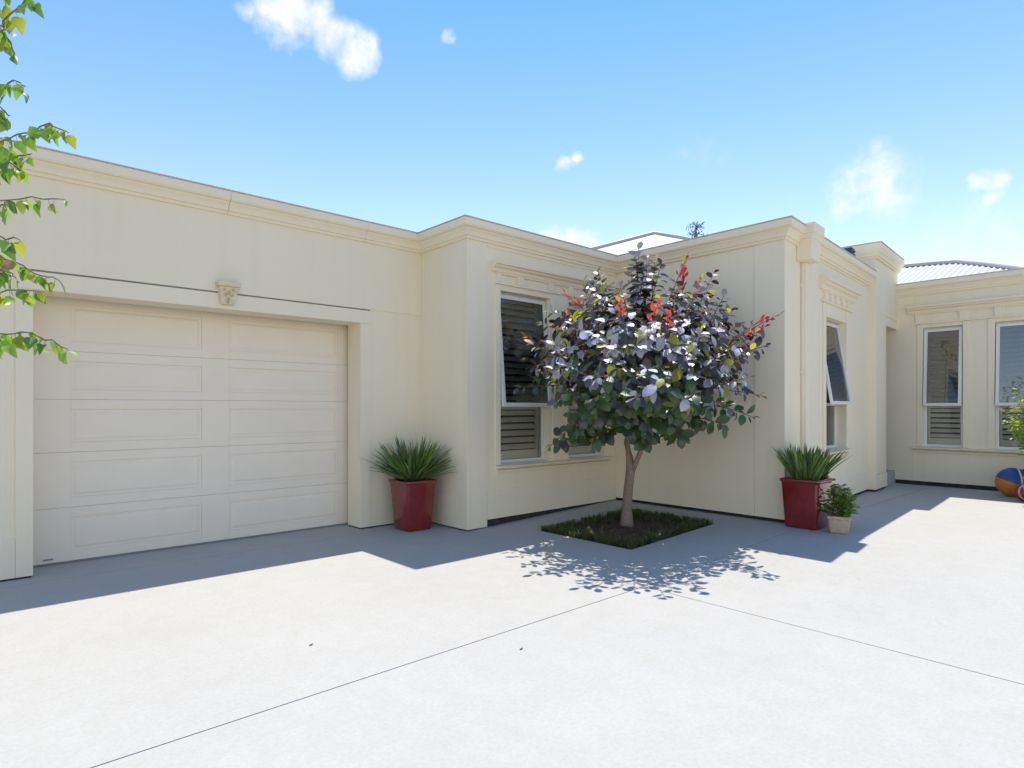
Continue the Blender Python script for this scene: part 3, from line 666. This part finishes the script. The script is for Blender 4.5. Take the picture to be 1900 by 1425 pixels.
for (px, py, d, tc_) in LOW: shoot(at(px,py,d-.3), n=15, tipc=tc_, low=True, span=.5, size=1.05)
for k in range(52):      # body of the crown, all round
    a = rnd.uniform(0, 2*math.pi); e = rnd.uniform(-.4, .95); rr = rnd.uniform(.72, 1.0)
    T_ = cc+Vector((math.cos(a)*math.cos(e)*1.12*rr, math.sin(a)*math.cos(e)*1.12*rr, math.sin(e)*1.02*rr))
    shoot(T_, n=20, tipc=rnd.choice([None,None,None,'red','orange']), low=T_.z < 1.35)
camp = Vector((0,0,CH))
def vis(it):
    me, p, mt, sc = it; nrm = mt.col[2]; v = (p-camp).normalized()
    return (p-camp).length-.9*abs(nrm.dot(v))
leaves.flush(tree, 300, vis)
o = tw.build('twig', M_twig, tree); o['kind'] = 'stuff'

# bed: mulch, mondo grass, chips
mb = MB(); nx = 36; ny = 28
vv = []; ff = []
for j in range(ny+1):
    for i in range(nx+1):
        x = PX0+.003+(PX1-PX0-.006)*i/nx; y = PY0+.003+(PY1-PY0-.006)*j/ny; vv.append((x, y, gz(x)-.025+rnd.uniform(-.008,.014)))
for j in range(ny):
    for i in range(nx): a = j*(nx+1)+i; ff.append((a,a+1,a+nx+2,a+nx+1))
mb.add(vv, ff, 0, False)
for k in range(900):
    x = rnd.uniform(PX0+.05,PX1-.05); y = rnd.uniform(PY0+.05,PY1-.05); a = rnd.uniform(0,6.28); l = rnd.uniform(.01,.032); w = l*.35; z = gz(x)-.015+rnd.uniform(0,.012)
    c, s2 = math.cos(a), math.sin(a); zt = rnd.uniform(0,.012)
    mb.add([(x-c*l-s2*w,y-s2*l+c*w,z),(x-c*l+s2*w,y-s2*l-c*w,z),(x+c*l+s2*w,y+s2*l-c*w,z+zt),(x+c*l-s2*w,y+s2*l+c*w,z+zt)], [(0,1,2,3)])
tag(mb.build('mulch', M_mulch), kind='stuff')
mb = MB()
def tuft(mb, x, y, z, n, h, spread, w, rnd):
    for k in range(n):
        a = rnd.uniform(0, 6.283); d = Vector((math.cos(a), math.sin(a), 0)); sp = spread*rnd.uniform(.3,1); hh = h*rnd.uniform(.6,1.1)
        p0 = Vector((x,y,z))+d*rnd.uniform(0,.012); p1 = p0+d*sp*.45+Vector((0,0,hh*.75)); p2 = p0+d*sp+Vector((0,0,hh*rnd.uniform(.5,1)))
        sd_ = Vector((-d.y,d.x,0))*w
        mb.add([p0-sd_,p0+sd_,p1+sd_*.8,p1-sd_*.8,p2], [(0,1,2,3),(3,2,4)], 0, True)
for k in range(560):
    if rnd.random() < .5: x = rnd.uniform(PX0+.02,PX1-.02); y = rnd.choice([PY0+abs(rnd.gauss(0,.12))+.01, PY1-abs(rnd.gauss(0,.13))-.01])
    else: y = rnd.uniform(PY0+.02,PY1-.02); x = rnd.choice([PX0+abs(rnd.gauss(0,.13))+.01, PX1-abs(rnd.gauss(0,.13))-.01])
    if not (PX0 < x < PX1 and PY0 < y < PY1): continue
    tuft(mb, x, y, gz(x)-.02, 15, .085, .065, .0024, rnd)
tag(mb.build('mondo_grass', M_grass), kind='stuff')

# ------------------------------------------------------------------ glazed planters with strap leaved plants
def rsq(h, r, n=4):
    pts = []
    for q, (sx, sy) in enumerate(((1,1),(-1,1),(-1,-1),(1,-1))):
        for k in range(n+1):
            a = q*math.pi/2+k*math.pi/2/n; pts.append((sx*(h-r)+r*math.cos(a), sy*(h-r)+r*math.sin(a)))
    return pts
def planter(name, loc, label, cat, group, b, t_, h, m, r=.03, rim=.02, rot=0):
    e = empty(name, loc, label, cat, group); e.rotation_euler = (0,0,0)
    q = Matrix.Rotation(rot, 4, 'Z'); L3 = Vector(loc)
    lay = [(b-.012,0),(b-.004,.008),(b,.02),((b*.55+t_*.45)-.001,h*.45),(t_-.006,h-.05),(t_-.004,h-.035),(t_+.006,h-.03),(t_+.008,h-.008),(t_+.002,h),(t_-.022,h),(t_-.028,h-.012),(t_-.035,h-.05)]
    mb = MB(); n = None; vv = []
    for hw, z in lay:
        ring = rsq(hw, r); n = len(ring); vv += [L3+(q@Vector((x,y,z))) for x,y in ring]
    ff = []
    for i in range(len(lay)-1):
        for j in range(n): ff.append((i*n+j, i*n+(j+1)%n, (i+1)*n+(j+1)%n, (i+1)*n+j))
    ff.append(tuple(reversed(range(n)))); mb.add(vv, ff, 0, True); mb.build('pot_body', m, e)
    s_ = MB(); ring = rsq(t_-.030, r); s_.add([L3+(q@Vector((x,y,h-.04))) for x,y in ring], [tuple(range(n))]); s_.build('soil', M_soil, e)
    return e
def strap_meshes(m, wd=.0085):
    out = []
    for bend, Lg in ((.1,1),(.3,1),(.5,1),(.8,1)):
        v = []; f = []; seg = 7; p = Vector((0,0,0)); ang_ = 0
        for i in range(seg+1):
            t_ = i/seg; w = wd*(1-.15*t_)*(1-t_**5) if i < seg else .0006
            v += [(-w, p.y, p.z+w*.35), (0, p.y, p.z-.0005), (w, p.y, p.z+w*.35)]
            a_ = bend*t_**1.4; p = p+Vector((0, math.cos(a_), -math.sin(a_)))*(1/seg)
        for i in range(seg): a = i*3; f += [(a,a+1,a+4,a+3),(a+1,a+2,a+5,a+4)]
        me = bpy.data.meshes.new('strap_leaf'); me.from_pydata(v, [], f); me.materials.append(m); me.polygons.foreach_set('use_smooth',[True]*len(f)); me.update(); out.append(me)
    return out
SM = [strap_meshes(m) for m in ST]
def strap_plant(loc, label, seed, n, Lm, spread, up=1.0, lean=Vector((0,0,0)), base=.09, group='spiky plants in the red pots'):
    rn = random.Random(seed); e = empty('strap_leaf_plant', loc, label, 'plant', group)
    for k in range(n):
        a = rn.uniform(0, 2*math.pi); t_ = rn.random()**.75; el = math.pi/2-t_*spread
        d = Vector((math.cos(a)*math.cos(el), math.sin(a)*math.cos(el), math.sin(el)*up))+lean; d.normalize()
        r_ = base*math.sqrt(rn.random())
        p = Vector((math.cos(a)*r_, math.sin(a)*r_, 0))
        nr = Vector((-d.x*.5, -d.y*.5, 1)); nr = nr+Vector((rn.gauss(0,.4), rn.gauss(0,.4), 0))
        bi = 0 if t_ < .3 else (rn.choice([0,1]) if t_ < .6 else rn.choice([1,1,2]))
        mi = 0 if rn.random() < .42 else (1 if rn.random() < .75 else 2)
        Lg = Lm*rn.uniform(.62, 1.05)*(.80+.2*t_)
        o = bpy.data.objects.new('leaf', SM[mi][bi]); col.objects.link(o); o.parent = e
        o.matrix_basis = Matrix.LocRotScale(p, orient(d, nr).to_quaternion(), Vector((rn.uniform(1.3,2.1), Lg, Lg)))
    return e
P1 = Vector((3.652+.16, 5.672+.16, 0)); P2 = at(1513.7, 985.6, 6.32); P2 = Vector((P2.x+.175, P2.y+.165, .0)); P2.z = .085
planter('planter', P1, 'red glazed square planter in the corner right of the garage door', 'planter', 'red glazed planters', .155, .195, .555, M_red)
planter('planter', P2, 'red glazed square planter at the wall corner beside the downpipe', 'planter', 'red glazed planters', .165, .198, .52, M_red)
strap_plant(P1+Vector((0,0,.52)), 'spiky green strap leaved plant fanning wide from the red planter nearest the garage door', 3, 300, .62, 1.16)
strap_plant(P2+Vector((0,0,.485)), 'upright tufted strap leaved plant in the red planter beside the downpipe', 5, 300, .46, .68, lean=Vector((.08,-.06,0)), base=.13)
P3 = at(1563, 984, 6.22); P3 = Vector((P3.x+.015, P3.y+.035, .085))
planter('planter', P3, 'small beige square pot in front of the right red planter', 'planter', None, .085, .102, .175, M_beige, r=.012, rot=R(20))
rn = random.Random(11)
bush = empty('potted_bush', P3+Vector((0,0,.14)), 'small round bright green bush growing in the beige pot', 'plant')
SL = {k: [leaf_mesh('small_leaf', l, w, LF[k], .2, .15) for l, w in ((.048,.034),(.038,.027),(.054,.036))] for k in ('bright','brightd','green','lime')}
lb = LeafBin(); tb = MB()
for k in range(46):
    a = rn.uniform(0,6.283); e_ = rn.uniform(-.1,1.45); T_ = P3+Vector((math.cos(a)*math.cos(e_)*.185, math.sin(a)*math.cos(e_)*.185, .19+math.sin(e_)*.27+.02))
    b0 = P3+Vector((rn.uniform(-.03,.03),rn.uniform(-.03,.03),.15)); c = bez(b0, b0.lerp(T_,.5)+Vector((0,0,.04)), T_, 6); tb.tube(c, .0022, 4, 0, False)
    for i in range(15):
        t_ = .3+.7*i/14; x = t_*6; q = min(5,int(x)); p = c[q].lerp(c[q+1], x-q); ph = i*2.4+k
        ax = Vector((math.cos(ph), math.sin(ph), rn.uniform(-.2,.7))).normalized()
        lb.put(rn.choice(SL[rn.choice(['bright','brightd','bright','green','brightd'])]), p, ax, Vector((rn.gauss(0,.4),rn.gauss(0,.4),1)), rn.uniform(.7,1.15))
lb.flush(bush, 300, lambda it: (it[1]-camp).length); o = tb.build('stem', M_gtwig, bush); o['kind'] = 'stuff'
# dark trailing bush squeezed between pot and wall
P4 = Vector((P2.x+.42, P2.y+.02, .085))
sb2 = empty('dark_bush', P4, 'dark green bush squeezed between the right red planter and the wall behind the beige pot', 'plant')
lb = LeafBin(); tb = MB()
for k in range(40):
    a = rn.uniform(0,6.283); e_ = rn.uniform(.0,1.5); T_ = P4+Vector((math.cos(a)*math.cos(e_)*.15, math.sin(a)*math.cos(e_)*.12, .22+math.sin(e_)*.46))
    b0 = P4+Vector((0,0,.0)); c = bez(b0, b0.lerp(T_,.5)+Vector((0,0,.1)), T_, 6); tb.tube(c, .003, 4, 0, False)
    for i in range(14):
        t_ = .25+.75*i/13; x = t_*6; q = min(5,int(x)); p = c[q].lerp(c[q+1], x-q); ph = i*2.4+k
        lb.put(rn.choice(SL[rn.choice(['green','green','brightd'])]), p, Vector((math.cos(ph),math.sin(ph),rn.uniform(-.3,.5))).normalized(), Vector((rn.gauss(0,.4),rn.gauss(0,.4),1)), rn.uniform(.9,1.3))
lb.flush(sb2, 200, lambda it: (it[1]-camp).length); o = tb.build('stem', M_gtwig, sb2); o['kind'] = 'stuff'

# ------------------------------------------------------------------ overhanging tree at the left edge
rn = random.Random(21); LD = 2.55
LT = Vector((-1.55, 3.9, -.05))
lt = empty('tree', LT, 'bright green leafy tree hanging its twigs into the left edge of the view', 'tree')
mb = MB(); mb.tube([LT, LT+Vector((.02,.0,.5)), LT+Vector((.06,.02,1.4)), LT+Vector((.02,.05,2.4)), LT+Vector((.1,0,3.6))], [.09,.07,.06,.05,.03], 10); mb.build('trunk', M_bark, lt)
HM = {k: [heart_mesh('pointed_leaf', l, w, LF[k], cu, fo) for l, w, cu, fo in ((.068,.048,.25,.3),(.058,.042,.4,.4),(.075,.05,.15,.2),(.05,.03,.3,.8))] for k in ('bright','brightd','lime','pinky')}
lb = LeafBin()
paths = [([(-60,90),(-10,62),(20,30),(70,-30)],10),([(-60,60),(0,50),(20,80),(28,100)],7),([(-70,215),(0,165),(25,150),(48,160)],10),([(-70,200),(-10,190),(8,205),(20,215)],6),
         ([(-70,330),(0,262),(45,245),(90,226),(128,246)],15),([(-60,300),(0,270),(30,290),(60,285)],12),([(-60,345),(-10,310),(20,305),(45,320)],10),([(-70,390),(0,372),(60,366),(122,370)],9),([(-60,420),(-10,385),(15,380)],6),
         ([(-70,450),(0,443),(38,446)],6),([(-70,500),(0,476),(40,492),(75,512),(112,522)],15),([(-60,530),(-20,500),(15,500),(30,515)],9),([(-70,560),(10,538),(78,541)],9),
         ([(-70,640),(0,618),(40,620),(85,628),(126,648)],15),([(-60,600),(-20,610),(10,640)],7),([(-60,20),(-15,5),(20,-10)],6)]
hb = MB()
for pth, n in paths:
    n = int(n*1.35)
    dep = LD+rn.uniform(-.25,.35); pts0 = [at(x,y,dep+rn.uniform(-.03,.03)) for x,y in pth]; pts = []
    for a_, b_ in zip(pts0, pts0[1:]):
        for q_ in range(3): pts.append(a_.lerp(b_, q_/3)+Vector((rn.gauss(0,.004), rn.gauss(0,.004), rn.gauss(0,.005))))
    pts.append(pts0[-1])
    root = Vector((LT.x+.08, LT.y, max(1.0, pts[0].z-.25)))
    hb.tube([root, root.lerp(pts[0],.6)+Vector((0,0,.12))]+pts, [.012,.006]+[.0032]*(len(pts)-1)+[.0015], 5)
    tt = [0]
    for a, b in zip(pts, pts[1:]): tt.append(tt[-1]+(b-a).length)
    for i in range(n):
        s2 = tt[-1]*(.28+.72*(i+.6)/n)
        for j in range(len(tt)-1):
            if tt[j] <= s2 <= tt[j+1]+1e-6: p = pts[j].lerp(pts[j+1], (s2-tt[j])/(tt[j+1]-tt[j])); break
        ax = Vector((rn.gauss(0,.5), rn.gauss(0,.5), -.9))+RT*rn.uniform(-.3,.7)
        pet = p+Vector((rn.gauss(0,.010),rn.gauss(0,.010),rn.uniform(-.032,.004))); hb.tube([p, pet], .0009, 3, 0, False)
        k = rn.random(); kk = 'bright' if k < .62 else ('brightd' if k < .86 else ('lime' if k < .985 else 'pinky'))
        lb.put(rn.choice(HM[kk]), pet, ax, -FW*rn.uniform(.2,1)+Vector((rn.gauss(0,.6), rn.gauss(0,.6), .5)), rn.uniform(.6,1.08))
# foliage of the tree outside the view
for k in range(520):
    a = rn.uniform(0,6.283); r_ = 1.0*math.sqrt(rn.random()); z_ = rn.uniform(1.6,4.2)
    p = Vector((LT.x-.35+r_*math.cos(a)*.85, LT.y-.1+r_*math.sin(a), z_)); q = p-camp; dd = q.dot(FW); pxx = CX+FPX*q.dot(RT)/dd if dd > .2 else -999
    if pxx > -25: continue
    lb.put(rn.choice(HM[rn.choice(['bright','brightd'])]), p, Vector((rn.gauss(0,.5),rn.gauss(0,.5),-1)), Vector((rn.gauss(0,1),rn.gauss(0,1),.6)), 1.1)
def lscore(it):
    q = it[1]-camp; dd = q.dot(FW); pxx = CX+FPX*q.dot(RT)/dd if dd > .2 else -9999
    return 0 if pxx > -30 else 100+abs(pxx)*.001
lb.flush(lt, min(300, sum(1 for it in lb.items if lscore(it) == 0)), lscore); o = hb.build('branch', M_gtwig, lt); o['kind'] = 'stuff'

# ------------------------------------------------------------------ far conifer top above the roof
FT = at(1291, 436, 26); ft = empty('tree', (FT.x, FT.y, 0), 'far grey green conifer top showing above the roof parapet', 'tree')
mb = MB(); mb.tube([(FT.x,FT.y,0),(FT.x,FT.y,FT.z-.3),(FT.x,FT.y,FT.z+.38)], [.3,.1,.02], 7); mb.build('trunk', M_bark, ft)
mb = MB(); rn = random.Random(4)
for k in range(140):
    z_ = FT.z+.42-rn.random()**1.1*3.0; w = .30+(FT.z+.4-z_)*.6; a = rn.uniform(0,6.283); l = w*rn.uniform(.5,1.1)
    p0 = Vector((FT.x,FT.y,z_)); p1 = p0+Vector((math.cos(a)*l, math.sin(a)*l, rn.uniform(.0,.35)*l))
    for j in range(9):
        t_ = .3+.7*j/8; q = p0.lerp(p1,t_); b = Vector((rn.gauss(0,.07),rn.gauss(0,.07),rn.gauss(.03,.06)))
        mb.add([q-Vector((0,0,.02)), q+b, q+b*.3+Vector((.02,.03,.03))], [(0,1,2)])
mb.build('crown', mat('grey_needles', (.05,.08,.06), .7, .3), ft)

# ------------------------------------------------------------------ things by the right wall
def ball(loc, r, label, mats, fn, seams=None, smat=None, pole=(0,0,1)):
    e = empty('ball', loc, label, 'ball'); mb = MB(); nu, nv = 40, 24; L3 = Vector(loc)+Vector((0,0,r)); vv = []; PQ = Vector(pole).to_track_quat('Z','Y'); pn = Vector(pole).normalized()
    for j in range(nv+1):
        for i in range(nu): a = 2*math.pi*i/nu; b = math.pi*j/nv; vv.append(L3+(PQ@Vector((math.sin(b)*math.cos(a), math.sin(b)*math.sin(a), math.cos(b))))*r)
    for j in range(nv):
        for i in range(nu):
            f = (j*nu+i, (j+1)*nu+i, (j+1)*nu+(i+1)%nu, j*nu+(i+1)%nu); c = sum((vv[q] for q in f), Vector())/4-L3; c = Vector((0,0,c.normalized().dot(pn)))
            mb.add([vv[q] for q in f], [(0,1,2,3)], fn(c), True)
    o = mb.build('ball_skin', mats, e)
    me = o.data
    import bmesh; bm = bmesh.new(); bm.from_mesh(me); bmesh.ops.remove_doubles(bm, verts=bm.verts, dist=1e-5); bm.to_mesh(me); bm.free()
    if seams:
        s2 = MB()
        for nrm_, off_ in seams:
            nn = Vector(nrm_).normalized(); a = nn.orthogonal().normalized(); b = nn.cross(a); rr = math.sqrt(1-off_*off_)*r
            s2.tube([L3+nn*off_*r+(a*math.cos(t_)+b*math.sin(t_))*rr for t_ in [2*math.pi*k/32 for k in range(33)]], .013, 6, 0, False)
        s2.build('band', smat, e)
    return e
mb_, mo_, mw_ = mat('ball_blue', (.03,.10,.30), .35), mat('ball_orange', (.62,.22,.02), .4), mat('ball_white', (.75,.72,.72), .45)
mr_ = mat('ball_maroon', (.30,.03,.04), .4); mg_ = mat('ball_grey', (.5,.5,.5), .5)
def onx(px, X, dz=0):
    ry = FW+RT*((px-CX)/FPX); t_ = X/ry.x; return Vector((X, ry.y*t_, dz))
B1 = onx(1879, 11.22, .085)
ball(B1, .205, 'large blue and orange ball with a white band, left of three balls', [mb_,mo_], lambda c: 0 if c.z > .05 else 1, [((.45,-1,.05),.25)], mw_, pole=(.1,-.35,1))
B2 = onx(1915, 11.3, .085)
ball(B2, .21, 'blue and orange ball mostly cut off by the right edge', [mb_,mo_], lambda c: 0 if c.z > .3 else 1)
B3 = onx(1903, 10.75, .085)
ball(B3, .125, 'small maroon ball with grey bands in front of the blue and orange ones', [mr_], lambda c: 0, [((-1,-.6,.1),.55),((.2,-1,.3),0)], mg_)
TBL = onx(1950, 11.05); TBL.z = .085
tb_ = empty('play_table', TBL, 'low round play table with lime green top and pale rim above the balls', 'table')
def disc(mb, c, r, z0, z1, n=40, mi=0):
    mb.add([c+Vector((math.cos(2*math.pi*k/n)*r, math.sin(2*math.pi*k/n)*r, z0)) for k in range(n)]+[c+Vector((math.cos(2*math.pi*k/n)*r, math.sin(2*math.pi*k/n)*r, z1)) for k in range(n)],
           [tuple(reversed(range(n))), tuple(range(n,2*n))]+[(k,(k+1)%n,n+(k+1)%n,n+k) for k in range(n)], mi)
mb = MB(); disc(mb, TBL, .335, .59, .612); mb.build('table_top', mat('lime_plastic', (.22,.50,.02), .3), tb_)
mb = MB()
for k in range(36):
    pass
ring = [TBL+Vector((math.cos(2*math.pi*k/40)*.345, math.sin(2*math.pi*k/40)*.345, .595)) for k in range(41)]
mb.tube(ring, .017, 8, 0, False); mb.build('rim', mat('pale_yellow_plastic', (.72,.72,.36), .35), tb_)
ring = [TBL+Vector((math.cos(2*math.pi*k/40)*.25, math.sin(2*math.pi*k/40)*.25, .53)) for k in range(41)]
mb = MB(); mb.tube(ring, .014, 8, 0, False); mb.build('lower_ring', mw_, tb_)
for k in range(3):
    a = k*2.094+.2; mb = MB(); mb.tube([TBL+Vector((math.cos(a)*.22, math.sin(a)*.22, .59)), TBL+Vector((math.cos(a)*.26, math.sin(a)*.26, 0))], .016, 8); mb.build('leg', mw_, tb_)
SB = onx(1932, 10.6); SB.z = .085
planter('planter', SB, 'grey pot of the shrub just past the right edge', 'planter', None, .12, .16, .36, mat('grey_pot', (.3,.3,.3), .7), r=.02)
sh_ = empty('shrub', SB+Vector((0,0,.3)), 'light green shrub with small pointed leaves reaching in at the right edge before the window', 'shrub')
lb = LeafBin(); tb2 = MB(); rn = random.Random(33)
HS = {k: [leaf_mesh('narrow_leaf', l, w, LF[k], .2, .25) for l, w in ((.075,.026),(.062,.022),(.085,.03))] for k in ('bright','brightd','lime')}
for k in range(60):
    a = rn.uniform(0,6.283); e_ = rn.uniform(-.25,1.4); r_ = rn.uniform(.75,1.0)
    T_ = SB+Vector((math.cos(a)*math.cos(e_)*.40*r_, math.sin(a)*math.cos(e_)*.40*r_, 1.12+math.sin(e_)*.52*r_)); b0 = SB+Vector((rn.uniform(-.03,.03),rn.uniform(-.03,.03),.32)); c = bez(b0, b0.lerp(T_,.6)+Vector((0,0,.1)), T_, 8); tb2.tube(c, [.006-.0005*i for i in range(9)], 4, 0, False)
    for i in range(24):
        t_ = .4+.6*i/23; x = t_*8; q = min(7,int(x)); p = c[q].lerp(c[q+1], x-q); ph = i*2.4+k
        lb.put(rn.choice(HS[rn.choice(['bright','bright','brightd','lime'])]), p, Vector((math.cos(ph),math.sin(ph),rn.uniform(-.3,.5))).normalized(), Vector((rn.gauss(0,.4),rn.gauss(0,.4),1)), rn.uniform(.7,1.1))
lb.flush(sh_, 250, lambda it: (it[1]-camp).dot(RT)/(it[1]-camp).dot(FW)); o = tb2.build('stem', M_gtwig, sh_); o['kind'] = 'stuff'

# ------------------------------------------------------------------ small bits lying on the concrete
mlf = mat('dead_leaf', (.10,.06,.04), .8)
for (x, y, lab) in ((1.513,3.361,'tiny dry brown leaf lying on the concrete in front of the garage door'),(2.355,2.51,'tiny dry brown leaf lying on the concrete left of the joint crossing'),(6.55,2.62,'dry leaf lying in the shade left of the right red planter')):
    mb = MB(); z = gz(x)+.001; mb.add([(x-.014,y-.002,z+.004),(x,y-.01,z),(x+.016,y+.003,z+.006),(x,y+.01,z+.001)], [(0,1,3),(1,2,3)])
    tag(mb.build('dry_leaf', mlf), lab, 'leaf', 'dry leaves on the concrete')
